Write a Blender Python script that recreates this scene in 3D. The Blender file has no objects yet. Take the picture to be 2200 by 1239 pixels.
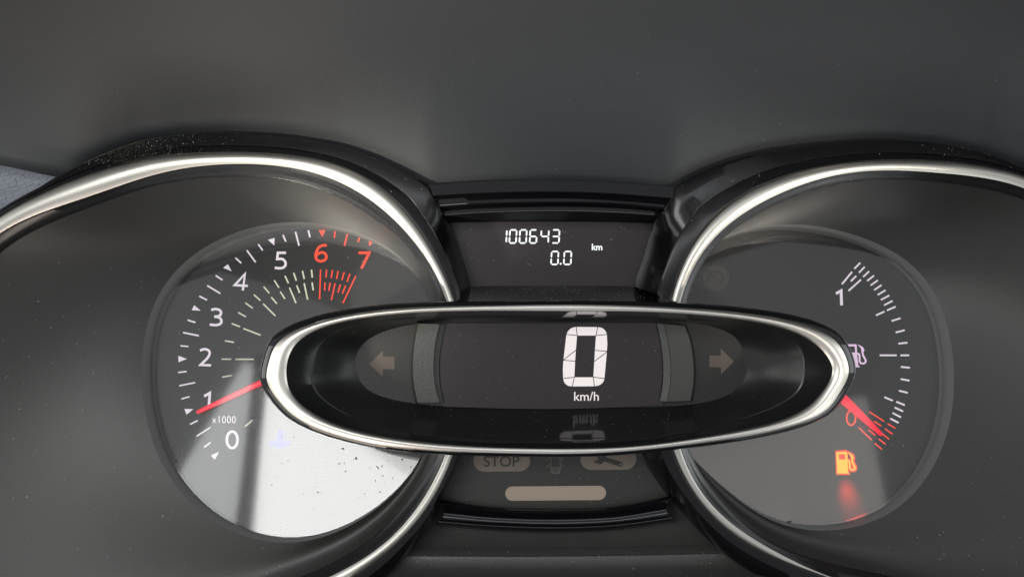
import bpy, math, random
import numpy as np
from mathutils import Vector
from mathutils.geometry import tessellate_polygon

random.seed(7)
rng = np.random.default_rng(7)
scene = bpy.context.scene
COL = scene.collection
MM = 0.001

# ------------------------------------------------------------------ camera
D = 270.0                    # mm from lens to the plane of the gauge bezels (Y = 0)
F = 1727.0                   # focal length measured in photograph pixels
PXC, PYC = 1100.0, 619.5     # middle of the photograph
cam_d = bpy.data.cameras.new('camera')
cam = bpy.data.objects.new('camera', cam_d); COL.objects.link(cam)
cam.location = (0, -D*MM, 0); cam.rotation_euler = (math.radians(90), 0, 0)
cam_d.sensor_width = 36.0; cam_d.lens = 36.0*F/2200.0
cam_d.clip_start = 0.005; cam_d.clip_end = 50.0
scene.camera = cam

# ------------------------------------------------------------------ light in the car
w = bpy.data.worlds.new("World"); scene.world = w; w.use_nodes = True
bg = w.node_tree.nodes['Background']
bg.inputs['Color'].default_value = (0.95, 0.97, 1.0, 1); bg.inputs['Strength'].default_value = 0.50
scene.view_settings.view_transform = 'Standard'; scene.view_settings.look = 'None'
scene.view_settings.exposure = 0.0; scene.view_settings.gamma = 1.0
scene.render.engine = 'CYCLES'
scene.cycles.max_bounces = 8; scene.cycles.glossy_bounces = 5
scene.cycles.sample_clamp_indirect = 4.0
scene.cycles.caustics_reflective = False; scene.cycles.caustics_refractive = False
scene.cycles.use_denoising = True

def area(name, loc, target, sx, sy, radiance, color=(1, 1, 1), roll=0.0):
    """rectangular lamp; loc/target/sizes in mm"""
    l = bpy.data.lights.new(name, 'AREA'); l.shape = 'RECTANGLE'
    l.size = sx*MM; l.size_y = sy*MM
    l.energy = radiance*math.pi*(sx*MM)*(sy*MM); l.color = color
    o = bpy.data.objects.new(name, l); COL.objects.link(o)
    o.location = Vector(loc)*MM
    q = (Vector(target)-Vector(loc)).to_track_quat('-Z', 'Y')
    o.rotation_euler = q.to_euler()
    o.rotation_euler.rotate_axis('Z', roll)
    return o

# ------------------------------------------------------------------ measuring helpers (pixel of the photo -> point on a plane of the cluster)
CAM = np.array([0.0, -D, 0.0])
def ray(px, py):
    return np.array([(px-PXC)/F, 1.0, -(py-PYC)/F])
def P(px, py, y=0.0):
    return CAM+ray(px, py)*(D+y)
def PPl(px, py, plane, off=0.0):
    """point where the sight line meets a tilted plane raised by off along its normal"""
    p0, n = plane
    p0 = p0+n*off; d = ray(px, py)
    return CAM+d*(np.dot(p0-CAM, n)/np.dot(d, n))
def flat(y): return (np.array([0.0, y, 0.0]), np.array([0.0, -1.0, 0.0]))

def fourier(points, center, order=5, n=160, ridge=2e-3, r0=None):
    """smooth closed outline through measured points, as n points at even elliptical angle"""
    p = np.array(points, float); c = np.array(center, float)
    q = p-c
    r0 = np.array(r0 if r0 is not None else (np.abs(q[:, 0]).max(), np.abs(q[:, 1]).max()), float)
    q = q/r0; th = np.arctan2(q[:, 1], q[:, 0]); rr = np.hypot(q[:, 0], q[:, 1])
    def basis(t):
        cols = [np.ones_like(t)]
        for k in range(1, order+1): cols += [np.cos(k*t), np.sin(k*t)]
        return np.stack(cols, 1)
    A = basis(th); reg = np.diag([0.0]+[ridge*k**2 for k in range(1, order+1) for _ in (0, 1)])
    wv = np.linalg.solve(A.T@A+reg*len(p), A.T@rr)
    t = np.linspace(0, 2*math.pi, n, endpoint=False)
    rad = basis(t)@wv
    return np.stack([c[0]+rad*np.cos(t)*r0[0], c[1]+rad*np.sin(t)*r0[1]], 1)

def polar(points, center, r0, n=160):
    """closed outline with corners kept: straight interpolation by angle; extra columns (depth) ride along"""
    p = np.array(points, float); c = np.array(center, float); r0 = np.array(r0, float)
    q = (p[:, :2]-c)/r0; th = np.arctan2(q[:, 1], q[:, 0]); o = np.argsort(th); th = th[o]
    val = np.concatenate([np.hypot(q[:, 0], q[:, 1])[o][:, None], p[o, 2:]], 1)
    t = np.linspace(0, 2*math.pi, n, endpoint=False); tt = (t+math.pi) % (2*math.pi)-math.pi
    th3 = np.concatenate([th-2*math.pi, th, th+2*math.pi]); out = []
    for k in range(val.shape[1]):
        out.append(np.interp(tt, th3, np.tile(val[:, k], 3)))
    x = c[0]+out[0]*np.cos(t)*r0[0]; y = c[1]+out[0]*np.sin(t)*r0[1]
    return np.stack([x, y]+out[1:], 1)

def catmull(pts, m=8, closed=False):
    pts = [np.array(p, float) for p in pts]; n = len(pts); out = []
    segs = n if closed else n-1
    for i in range(segs):
        p0 = pts[(i-1) % n] if (closed or i > 0) else 2*pts[0]-pts[1]
        p1 = pts[i]; p2 = pts[(i+1) % n]
        p3 = pts[(i+2) % n] if (closed or i+2 < n) else 2*pts[-1]-pts[-2]
        for k in range(m):
            t = k/m
            out.append(0.5*((2*p1)+(-p0+p2)*t+(2*p0-5*p1+4*p2-p3)*t*t+(-p0+3*p1-3*p2+p3)*t**3))
    if not closed: out.append(pts[-1])
    return np.array(out)

def resample(pts, n):
    pts = np.array(pts, float)
    s = np.concatenate([[0], np.cumsum(np.linalg.norm(np.diff(pts[:, :2], axis=0), axis=1))])
    u = np.linspace(0, s[-1], n)
    return np.stack([np.interp(u, s, pts[:, k]) for k in range(pts.shape[1])], 1)

def at_x(pts, xs):
    """row of points at given x (polyline smoothed), columns beyond x interpolated"""
    c = catmull(pts, 10); o = np.argsort(c[:, 0]); c = c[o]
    return np.stack([xs]+[np.interp(xs, c[:, 0], c[:, k]) for k in range(1, c.shape[1])], 1)

# ------------------------------------------------------------------ object helpers
def mesh_obj(name, verts, faces, mat, parent=None, smooth=True, sharp=None):
    me = bpy.data.meshes.new(name)
    me.from_pydata([tuple(np.array(v)*MM) for v in verts], [], [tuple(f) for f in faces])
    me.validate(); me.update()
    me.materials.append(mat)
    if smooth:
        me.polygons.foreach_set('use_smooth', [True]*len(me.polygons))
        if sharp is not None:
            try: me.set_sharp_from_angle(angle=math.radians(sharp))
            except Exception: pass
    o = bpy.data.objects.new(name, me); COL.objects.link(o)
    if parent is not None: o.parent = parent
    return o

def loft(rows, closed=True):
    n = len(rows[0]); v = [p for r in rows for p in r]; f = []
    for i in range(len(rows)-1):
        for j in range(n if closed else n-1):
            a = i*n+j; b = i*n+(j+1) % n
            f.append((a, b, b+n, a+n))
    return v, f

def thing(name, label, cat, loc=(0, 0, 0), group=None):
    """an Empty at the thing's place; parts keep cluster coordinates through the parent's inverse offset"""
    o = bpy.data.objects.new(name, None); COL.objects.link(o)
    o.empty_display_size = 0.01
    o['label'] = label; o['category'] = cat
    if group: o['group'] = group
    return o
def tag(o, label, cat):
    o['label'] = label; o['category'] = cat; return o

def geo_merge(parts):
    v, f = [], []
    for (a, b) in parts:
        k = len(v); v += list(a); f += [tuple(i+k for i in q) for q in b]
    return v, f

def prism(pix, plane, thick=0.15, base=0.0, holes=()):
    """filled outline (photo pixels) standing proud of a plane by thick mm"""
    loops = [list(pix)]+[list(h) for h in holes]
    v, f = [], []
    loops2 = [[Vector((p[0], p[1], 0)) for p in l] for l in loops]
    tris = tessellate_polygon(loops2)
    flatp = [p for l in loops for p in l]; n = len(flatp)
    top = [PPl(p[0], p[1], plane, base+thick) for p in flatp]
    nrm = plane[1]
    bot = [t-nrm*thick for t in top]
    v = top+bot
    for t in tris: f.append(tuple(t))
    k = 0
    for l in loops:
        m = len(l)
        for j in range(m):
            a = k+j; b = k+(j+1) % m
            f.append((a, b, b+n, a+n))
        k += m
    # make the caps look at the viewer
    out = []
    for q in f:
        if len(q) == 3:
            nn = np.cross(v[q[1]]-v[q[0]], v[q[2]]-v[q[0]])
            out.append(q if np.dot(nn, nrm) > 0 else q[::-1])
        else: out.append(q)
    return v, out

def strip_poly(path, wd, taper=None):
    """outline of a stroke of width wd px along a path of pixels"""
    path = np.array(path, float); n = len(path); L, R = [], []
    for i in range(n):
        a = path[max(i-1, 0)]; b = path[min(i+1, n-1)]
        if 0 < i < n-1:
            d1 = path[i]-path[i-1]; d2 = path[i+1]-path[i]
            d1 = d1/np.linalg.norm(d1); d2 = d2/np.linalg.norm(d2)
            t = d1+d2; t = t/np.linalg.norm(t); s = 1/max(0.45, np.dot(t, d1))
        else:
            t = b-a; t = t/np.linalg.norm(t); s = 1
        nn = np.array([-t[1], t[0]])*wd/2*s*(1 if taper is None else taper[i])
        L.append(path[i]+nn); R.append(path[i]-nn)
    return L, R

def stroke(path, wd, plane, thick=0.15, closed=False, base=0.0, taper=None):
    if closed: path = list(path)+[path[0], path[1]]
    L, R = strip_poly(path, wd, taper); n = len(L); v, f = [], []
    nrm = plane[1]
    for i in range(n):
        h = base+thick+0.03*i/n
        a = PPl(L[i][0], L[i][1], plane, h); b = PPl(R[i][0], R[i][1], plane, h)
        v += [a, b, a-nrm*thick, b-nrm*thick]
    for i in range(n-1):
        k = 4*i
        f += [(k, k+4, k+5, k+1), (k, k+2, k+6, k+4), (k+1, k+5, k+7, k+3)]
    f += [(0, 1, 3, 2), (4*n-4, 4*n-2, 4*n-1, 4*n-3)]
    q = f[0]; nn = np.cross(v[q[1]]-v[q[0]], v[q[3]]-v[q[0]])
    if np.dot(nn, nrm) < 0: f = [t[::-1] for t in f]
    return v, f

def text_geo(txt, box, plane, off=0.12, shear=0.0, bold=0.0, spacing=1.0):
    """flat print from the built-in font fitted to a pixel box (x0,y0,x1,y1)"""
    c = bpy.data.curves.new('t', 'FONT'); c.body = txt; c.resolution_u = 4; c.offset = bold; c.space_character = spacing
    c.shear = shear
    o = bpy.data.objects.new('t', c)
    me = bpy.data.meshes.new_from_object(o)
    vs = np.array([v.co[:] for v in me.vertices]); fs = [tuple(p.vertices) for p in me.polygons]
    lo = vs.min(0); hi = vs.max(0); x0, y0, x1, y1 = box
    out = []
    for p in vs:
        u = (p[0]-lo[0])/(hi[0]-lo[0]); t = (p[1]-lo[1])/(hi[1]-lo[1])
        out.append(PPl(x0+(x1-x0)*u, y1+(y0-y1)*t, plane, off))
    bpy.data.objects.remove(o); bpy.data.curves.remove(c); bpy.data.meshes.remove(me)
    return out, fs

def crop(x0, y0, s):
    return lambda u, v: (x0+u/s, y0+v/s)

# ------------------------------------------------------------------ materials
def nodemat(name):
    m = bpy.data.materials.new(name); m.use_nodes = True
    nt = m.node_tree; b = nt.nodes['Principled BSDF']
    return m, nt, b
def plain(name, col, rough=0.5, metal=0.0, spec=0.5, emit=None, es=0.0, grain=0.0, gscale=900.0, rvar=0.0, coat=0.0, cvar=0.0):
    m, nt, b = nodemat(name)
    b.inputs['Base Color'].default_value = (*col, 1)
    b.inputs['Roughness'].default_value = rough; b.inputs['Metallic'].default_value = metal
    b.inputs['Specular IOR Level'].default_value = spec
    if coat: b.inputs['Coat Weight'].default_value = coat; b.inputs['Coat Roughness'].default_value = 0.04
    if emit: b.inputs['Emission Color'].default_value = (*emit, 1); b.inputs['Emission Strength'].default_value = es
    tc = nt.nodes.new('ShaderNodeTexCoord')
    if grain:
        n = nt.nodes.new('ShaderNodeTexNoise'); n.inputs['Scale'].default_value = gscale; n.inputs['Detail'].default_value = 3
        nt.links.new(tc.outputs['Object'], n.inputs['Vector'])
        bp = nt.nodes.new('ShaderNodeBump'); bp.inputs['Strength'].default_value = grain; bp.inputs['Distance'].default_value = 0.0002
        nt.links.new(n.outputs['Fac'], bp.inputs['Height']); nt.links.new(bp.outputs['Normal'], b.inputs['Normal'])
    if rvar or cvar:
        n2 = nt.nodes.new('ShaderNodeTexNoise'); n2.inputs['Scale'].default_value = 60; n2.inputs['Detail'].default_value = 6; n2.inputs['Roughness'].default_value = 0.65
        nt.links.new(tc.outputs['Object'], n2.inputs['Vector'])
        if rvar:
            mr = nt.nodes.new('ShaderNodeMapRange'); mr.inputs[1].default_value = 0.3; mr.inputs[2].default_value = 0.7
            mr.inputs[3].default_value = rough-rvar; mr.inputs[4].default_value = rough+rvar
            nt.links.new(n2.outputs['Fac'], mr.inputs[0]); nt.links.new(mr.outputs[0], b.inputs['Roughness'])
        if cvar:
            mx = nt.nodes.new('ShaderNodeMix'); mx.data_type = 'RGBA'
            mx.inputs[6].default_value = (*[c*(1-cvar) for c in col], 1); mx.inputs[7].default_value = (*[c*(1+cvar) for c in col], 1)
            nt.links.new(n2.outputs['Fac'], mx.inputs[0]); nt.links.new(mx.outputs[2], b.inputs['Base Color'])
    return m

M = {}
M['silver'] = plain('satin_silver', (0.50, 0.485, 0.45), 0.40, 1.0, grain=0.05, gscale=2500, rvar=0.04)
M['pod_silver'] = plain('polished_silver', (0.64, 0.615, 0.57), 0.36, 1.0, grain=0.04, gscale=2500, rvar=0.04)
M['gloss'] = plain('gloss_black_plastic', (0.004, 0.0042, 0.005), 0.07, rvar=0.03)
M['surround'] = plain('piano_black_trim', (0.005, 0.0052, 0.006), 0.2, spec=0.3, rvar=0.04)
M['semi'] = plain('satin_black_plastic', (0.010, 0.010, 0.011), 0.28, grain=0.1, gscale=1500, rvar=0.06)
M['dull'] = plain('dull_black_plastic', (0.008, 0.008, 0.009), 0.6, spec=0.25)
M['hood'] = plain('matte_charcoal_plastic', (0.031, 0.033, 0.0355), 0.52, grain=0.3, gscale=1600, cvar=0.05)
M['cone'] = plain('matte_black_funnel_plastic', (0.021, 0.0205, 0.0195), 0.44, grain=0.15, gscale=1500)
M['face'] = plain('dial_face_print_black', (0.009, 0.0086, 0.0085), 0.45, grain=0.04, gscale=2500, cvar=0.2)
M['rim'] = plain('grey_clear_rim_plastic', (0.15, 0.153, 0.15), 0.5, spec=0.3)
M['bracket'] = plain('grey_grained_plastic', (0.052, 0.055, 0.050), 0.45, grain=0.6, gscale=1100)
M['pane'] = plain('smoky_textured_lens', (0.013, 0.0128, 0.012), 0.5, grain=0.3, gscale=1800, cvar=0.2)
M['lcd'] = plain('display_glass', (0.030, 0.0225, 0.026), 0.2, grain=0.05, gscale=2500, cvar=0.12)
M['warnpanel'] = plain('warning_panel_print', (0.020, 0.020, 0.0182), 0.5, grain=0.5, gscale=2500, cvar=0.15)
M['pill'] = plain('unlit_lamp_window', (0.36, 0.285, 0.225), 0.55, grain=0.2, gscale=2500)
M['pill_dark'] = plain('unlit_lamp_window_dim', (0.17, 0.137, 0.113), 0.55, grain=0.2, gscale=2500)
M['pill_ink'] = plain('dark_symbol_ink', (0.028, 0.026, 0.022), 0.6)
M['ghost'] = plain('unlit_symbol_film', (0.085, 0.08, 0.074), 0.55)
M['ghost_faint'] = plain('faint_unlit_symbol_film', (0.034, 0.033, 0.031), 0.5)
M['arrow'] = plain('unlit_arrow_film', (0.115, 0.090, 0.074), 0.6)
M['white_tick'] = plain('backlit_white_film', (0.6, 0.56, 0.6), 0.5, emit=(0.90, 0.78, 0.92), es=0.42)
M['green_tick'] = plain('backlit_pale_green_film', (0.5, 0.52, 0.42), 0.5, emit=(0.80, 0.85, 0.62), es=0.32)
M['red_tick'] = plain('backlit_red_film', (0.5, 0.04, 0.02), 0.5, emit=(1.0, 0.06, 0.025), es=0.72)
M['needle'] = plain('lit_red_needle_plastic', (0.5, 0.02, 0.03), 0.3, emit=(1.0, 0.02, 0.045), es=0.85)
M['needle_hot'] = plain('lit_crimson_needle_plastic', (0.35, 0.002, 0.01), 0.45, emit=(1.0, 0.0, 0.03), es=0.95, spec=0.2)
M['lcd_white'] = plain('lit_white_segment', (0.35, 0.35, 0.35), 0.5, emit=(1.0, 0.90, 0.88), es=0.62)
M['odo_white'] = plain('lit_odometer_segment', (0.5, 0.5, 0.5), 0.5, emit=(0.93, 0.97, 1.0), es=0.85)
M['seg_line'] = plain('segment_gap', (0.006, 0.006, 0.006), 0.8, spec=0.1)
M['amber'] = plain('lit_amber_lamp', (0.5, 0.3, 0.03), 0.5, emit=(1.0, 0.30, 0.008), es=1.3)
M['amber_halo'] = plain('painted_red_lamp_halo', (0.4, 0.05, 0.01), 0.5, emit=(1.0, 0.025, 0.005), es=0.9)  # red halo of the lit lamp, put in as a glowing colour
M['lavender'] = plain('lit_lavender_symbol', (0.6, 0.45, 0.6), 0.5, emit=(0.86, 0.62, 0.85), es=0.5)
M['bluelamp'] = plain('lit_pale_blue_symbol', (0.01, 0.01, 0.06), 0.6, spec=0.1, emit=(0.0, 0.0, 1.0), es=0.32)
M['dust'] = plain('pale_dust', (0.42, 0.41, 0.37), 0.9)
M['dust_dim'] = plain('thin_grey_dust', (0.22, 0.22, 0.20), 0.9)
M['dust_tan'] = plain('tan_dust', (0.30, 0.27, 0.20), 0.9)
M['spot'] = plain('dried_grime_spot', (0.24, 0.23, 0.23), 0.8)
M['shroud'] = plain('matte_column_cover_plastic', (0.052, 0.053, 0.050), 0.4, grain=0.5, gscale=1100, cvar=0.15)

def lens_material():
    m = bpy.data.materials.new('clear_gauge_window'); m.use_nodes = True
    nt = m.node_tree; nt.nodes.clear()
    out = nt.nodes.new('ShaderNodeOutputMaterial'); mix = nt.nodes.new('ShaderNodeMixShader')
    tr = nt.nodes.new('ShaderNodeBsdfTransparent'); gl = nt.nodes.new('ShaderNodeBsdfGlossy')
    tr.inputs['Color'].default_value = (0.95, 0.95, 0.95, 1)
    gl.inputs['Color'].default_value = (1, 1, 1, 1); gl.inputs['Roughness'].default_value = 0.055
    fr = nt.nodes.new('ShaderNodeFresnel'); fr.inputs['IOR'].default_value = 1.5
    mu = nt.nodes.new('ShaderNodeMath'); mu.operation = 'MULTIPLY'; mu.inputs[1].default_value = 1.5; mu.use_clamp = True
    nt.links.new(fr.outputs[0], mu.inputs[0]); nt.links.new(mu.outputs[0], mix.inputs[0])
    nt.links.new(tr.outputs[0], mix.inputs[1]); nt.links.new(gl.outputs[0], mix.inputs[2])
    nt.links.new(mix.outputs[0], out.inputs['Surface'])
    return m
M['lens'] = lens_material()

def leather_material():
    m, nt, b = nodemat('grained_dashboard_skin')
    tc = nt.nodes.new('ShaderNodeTexCoord')
    mp = nt.nodes.new('ShaderNodeMapping'); mp.inputs['Rotation'].default_value = (0, 0.5, 0); mp.inputs['Scale'].default_value = (0.75, 1, 1.25)
    nt.links.new(tc.outputs['Object'], mp.inputs['Vector'])
    ns = nt.nodes.new('ShaderNodeTexNoise'); ns.inputs['Scale'].default_value = 900
    nt.links.new(mp.outputs[0], ns.inputs['Vector'])
    ad = nt.nodes.new('ShaderNodeMix'); ad.data_type = 'VECTOR'; ad.inputs[0].default_value = 0.0006
    nt.links.new(mp.outputs[0], ad.inputs[4]); nt.links.new(ns.outputs['Color'], ad.inputs[5])
    vo = nt.nodes.new('ShaderNodeTexVoronoi'); vo.feature = 'DISTANCE_TO_EDGE'; vo.inputs['Scale'].default_value = 460
    vo.inputs['Randomness'].default_value = 0.5
    nt.links.new(ad.outputs[1], vo.inputs['Vector'])
    rp = nt.nodes.new('ShaderNodeMapRange'); rp.inputs[1].default_value = 0.0; rp.inputs[2].default_value = 0.06
    nt.links.new(vo.outputs['Distance'], rp.inputs[0])
    mx = nt.nodes.new('ShaderNodeMix'); mx.data_type = 'RGBA'
    mx.inputs[6].default_value = (0.07, 0.075, 0.09, 1); mx.inputs[7].default_value = (0.20, 0.215, 0.25, 1)
    nt.links.new(rp.outputs[0], mx.inputs[0]); nt.links.new(mx.outputs[2], b.inputs['Base Color'])
    b.inputs['Roughness'].default_value = 0.45
    bp = nt.nodes.new('ShaderNodeBump'); bp.inputs['Strength'].default_value = 0.6; bp.inputs['Distance'].default_value = 0.0005
    nt.links.new(rp.outputs[0], bp.inputs['Height']); nt.links.new(bp.outputs['Normal'], b.inputs['Normal'])
    return m
M['leather'] = leather_material()

# ------------------------------------------------------------------ dust lying on surfaces
def specks(obj, n, rmin, rmax, mat, parent, box=None, name='dust', weight=None, fibres=0):
    """irregular flat crumbs spread over a mesh, joined into one part of its thing"""
    me = obj.data; me.calc_loop_triangles()
    vs = np.array([v.co[:] for v in me.vertices])/MM
    tr = np.array([t.vertices[:] for t in me.loop_triangles])
    a, b, c = vs[tr[:, 0]], vs[tr[:, 1]], vs[tr[:, 2]]
    nn = np.cross(b-a, c-a); ar = np.linalg.norm(nn, axis=1)/2; nn = nn/np.maximum(2*ar[:, None], 1e-9)
    view = CAM-(a+b+c)/3
    flip = np.sign((nn*view).sum(1)); nn = nn*flip[:, None]
    wv = ar/ar.sum(); V, Fc = [], []
    cnt = 0; tries = 0; cum = np.cumsum(wv)
    while cnt < n and tries < n*200:
        tries += 1
        k = min(int(np.searchsorted(cum, rng.random())), len(wv)-1); u, v = rng.random(2)
        if u+v > 1: u, v = 1-u, 1-v
        p = a[k]+(b[k]-a[k])*u+(c[k]-a[k])*v
        d = p-CAM; px = PXC+d[0]/d[1]*F; py = PYC-d[2]/d[1]*F
        if box and not (box[0] < px < box[2] and box[1] < py < box[3]): continue
        if weight is not None and rng.random() > weight(px, py): continue
        N = nn[k]; T = np.cross(N, [0.3, 0.2, 0.9]); T /= np.linalg.norm(T); B = np.cross(N, T)
        ang = rng.random()*6.28; t = T*math.cos(ang)+B*math.sin(ang); s = np.cross(N, t)
        base = len(V)
        if cnt < fibres:
            L = rmax*rng.uniform(3, 6); wd = rmin*0.45; bend = rng.uniform(-0.5, 0.5)
            for i in range(5):
                q = i/4-0.5; cpt = p+N*0.06+t*L*q+s*L*bend*(q*q*2)
                V += [cpt+s*wd, cpt-s*wd]
            for i in range(4): Fc.append((base+2*i, base+2*i+1, base+2*i+3, base+2*i+2))
        else:
            r = rmin+(rmax-rmin)*rng.random()**3
            m = 5; ring_ = []
            for i in range(m):
                th = 6.283*i/m; rr = r*rng.uniform(0.6, 1.2)
                V.append(p+N*0.03+(t*math.cos(th)+s*math.sin(th)*0.75)*rr)
            V.append(p+N*(0.05+r*0.5))
            for i in range(m): Fc.append((base+i, base+(i+1) % m, base+m))
        cnt += 1
    o = mesh_obj(name, V, Fc, mat, parent, smooth=False)
    o['kind'] = 'stuff'
    return o

# ================================================================== large surfaces
N_ = 240
LC, LR0 = (450, 810), (560, 480)
RC, RR0 = (1945, 806), (540, 460)
ghostL = [(-130, 600), (-205, 800), (-225, 1000), (-180, 1200), (-20, 1370), (200, 1420), (420, 1390), (640, 1305)]
ghostR = [(2330, 455), (2430, 600), (2480, 800), (2475, 1010), (2395, 1210), (2190, 1310), (1960, 1300)]
def shrink(pts, c, k, r0): return [(c[0]+(x-c[0])*(1-k/r0[0]), c[1]+(y-c[1])*(1-k/r0[1])) for x, y in pts]
LO = fourier([(0, 462), (80, 418), (200, 370), (350, 337.6), (500, 328), (625, 336), (700, 350), (775, 380), (850, 430), (898, 497), (946, 577), (977.5, 642), (993, 700), (1002, 810), (994, 920), (978, 973), (956, 1020), (920, 1089), (880, 1140), (836, 1184), (800, 1213), (740, 1250)]+ghostL, LC, 9, N_, 2e-6, LR0)
LI = fourier([(0, 500), (125, 445), (250, 400), (375, 367), (500, 351), (600, 357.5), (700, 380), (775, 417), (850, 472), (898, 532), (936, 596), (961.6, 644), (974, 700), (982, 810), (974, 920), (960, 973), (942, 1009), (905, 1074), (869, 1125), (829, 1165), (800, 1187), (735, 1222)]+shrink(ghostL, LC, 30, LR0), LC, 9, N_, 2e-6, LR0)
LW = fourier([(0, 545), (125, 472), (250, 425), (375, 391), (500, 379), (600, 387.5), (687.6, 407.6), (750, 435), (825, 488), (875, 530), (903, 562), (940, 640), (955, 700), (962, 810), (955, 920), (935, 985), (905, 1037), (860, 1095), (818, 1138), (736, 1195), (654, 1240)]+shrink(ghostL, LC, 60, LR0), LC, 9, N_, 2e-6, LR0)
RO = fourier([(1443.6, 643), (1465, 577), (1509, 501), (1574.5, 435.5), (1654.5, 392), (1764, 361), (1909, 345), (2054.5, 350), (2200, 377), (1428, 720), (1422, 806), (1428, 900), (1447, 968), (1473, 1028), (1509, 1083), (1563.6, 1137), (1636, 1184.5), (1727, 1221), (1774.5, 1239)]+ghostR, RC, 9, N_, 2e-6, RR0)
RI = fourier([(1462, 644.5), (1487, 584.5), (1527, 519), (1600, 457), (1673, 417), (1764, 384.5), (1909, 366), (2054.5, 375), (2200, 404.5), (1446, 720), (1440, 806), (1446, 900), (1463.6, 968), (1483.6, 1017), (1520, 1072), (1563.6, 1117), (1618, 1157), (1691, 1195.5), (1785, 1239)]+shrink(ghostR, RC, 26, RR0), RC, 9, N_, 2e-6, RR0)
RW = fourier([(1478, 640), (1502, 584.5), (1545, 519), (1612, 468), (1683, 432), (1764, 403), (1909, 386), (2054.5, 396), (2200, 430), (1462, 720), (1456, 806), (1460, 900), (1482, 968), (1505, 1015), (1545, 1072), (1590, 1117), (1676, 1172), (1836, 1222), (1945, 1237)]+shrink(ghostR, RC, 45, RR0), RC, 9, N_, 2e-6, RR0)

PC = (1197, 813); PR0 = (625, 160)
PO = fourier([(575, 789), (588, 748), (629, 713), (699, 686), (795, 670), (891, 660), (1018, 657), (1130, 655), (1240, 654.5), (575, 821), (597, 859.5), (635.6, 894.6), (699, 926.5), (795, 950), (891, 965), (1018, 971), (1130, 973), (1240, 974), (1340, 656), (1431, 659), (1559, 668), (1686, 686), (1750, 705), (1798, 735), (1820, 773), (1822, 802), (1807, 840), (1775.5, 879), (1718, 910.5), (1622.5, 933), (1495, 953.5), (1367.5, 966)], PC, 12, 320, 2e-7, PR0)
def in_pod(p, k=0.985):
    """is a cluster point hidden behind the pod outline"""
    d = np.array(p)-CAM; px = PXC+d[0]/d[1]*F; py = PYC-d[2]/d[1]*F
    q = (np.array([px, py])-PC)/PR0; th = math.atan2(q[1], q[0]) % (2*math.pi)
    r = np.interp(th, PO_TH, PO_R, period=2*math.pi)
    return np.hypot(*q) < r*k
_q = (PO-np.array(PC))/np.array(PR0); PO_TH = np.arctan2(_q[:, 1], _q[:, 0]) % (2*math.pi); PO_R = np.hypot(_q[:, 0], _q[:, 1])
def cut_pod(v, f):
    """trim away what would run into the pod body"""
    ins = [in_pod(p) for p in v]
    return v, [q for q in f if not all(ins[i] for i in q)]

# --- visor hood over the cluster
contour = [(-420, 250), (-200, 285), (0, 320), (110, 342), (160, 352), (200, 343), (240, 326), (300, 305), (400, 291), (500, 288), (625, 296), (725, 313), (800, 338), (875, 373), (920, 398), (985, 396), (1041, 393), (1200, 390), (1328, 395), (1410, 402), (1449, 404), (1509, 371), (1582, 344), (1654, 326), (1745, 313), (1854, 304), (1927, 303), (2018, 311), (2109, 329), (2200, 364), (2330, 430), (2480, 520)]
hood_root = thing('visor_hood', 'dark charcoal visor hood arching over the whole instrument cluster', 'visor hood')
xs = np.linspace(-420, 2480, 150)
cy = np.interp(xs, [p[0] for p in contour], [p[1] for p in contour])
rows = []
for i in range(25):
    t = -0.06+1.06*i/24
    tt = max(t, 0)
    row = []
    for x, y0 in zip(xs, cy):
        u = (x-1100)/1100
        dep = 4-72*t-30*u*u*max(t, 0)-6*max(0.0, (-x+150)/600)**2
        e = min(1.0, tt/0.42); e = e*e*(3-2*e)
        base = y0*(1-e)+345*e
        row.append(P(x, base*(1-t)+(-260)*t, dep))
    rows.append(row)
v, f = loft(rows, closed=False)
hood = mesh_obj('panel', v, f, M['hood'], hood_root)
s = hood.modifiers.new('wall', 'SOLIDIFY'); s.thickness = 0.003; s.offset = -1
specks(hood, 130, 0.05, 0.26, M['dust_dim'], hood_root, (0, 0, 2200, 400), fibres=24)

# --- dashboard skin seen past the hood at the left edge
dash_root = thing('dashboard', 'pale blue grey grained dashboard top showing at the left edge under the hood', 'dashboard')
rows = []
for i in range(9):
    t = i/8
    rows.append([P(x, 240+(480-240)*t-0.25*(x+100)*(t-0.3), 30-18*t) for x in np.linspace(-420, 260, 15)])
v, f = loft(rows, closed=False)
mesh_obj('skin', v, f, M['leather'], dash_root)

# ================================================================== gauge surround (black figure of eight round both bezels)
sur = thing('gauge_surround', 'glossy black moulded surround carrying both gauge bezels and the stepped centre trim', 'trim')
Lcont = [(-160, 600, 2), (-75, 500, 1), (0, 449, 0), (80, 405, 0), (160, 360, 0), (200, 342, 0), (240, 325, 0), (300, 304, 0), (350, 296, 0), (400, 290, 0), (450, 287, 0), (500, 287, 0), (560, 289.5, 0), (625, 295.5, 0), (675, 303, 0), (725, 312.5, 0), (763, 323.5, 0), (800, 337.5, 0), (838, 354, 0), (875, 372.5, 0), (920, 397.5, 0),
         (938, 430, 0), (948, 447, 1.2), (957, 463, 3.6), (961, 470, 5.5), (968, 481, 15), (990, 545, 17), (1011, 613, 18), (1004, 642, 10), (1010, 700, 12), (1030, 810, 16), (1010, 950, 16), (985, 990, 16), (966, 1035, 15), (945, 1074, 14), (941, 1100, 13), (922, 1133, 8), (880, 1182, 4), (830, 1237, 4), (690, 1325, 4), (430, 1425, 8), (200, 1460, 6), (-50, 1405, 5), (-215, 1225, 4), (-262, 1000, 3), (-240, 800, 3)]
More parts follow.
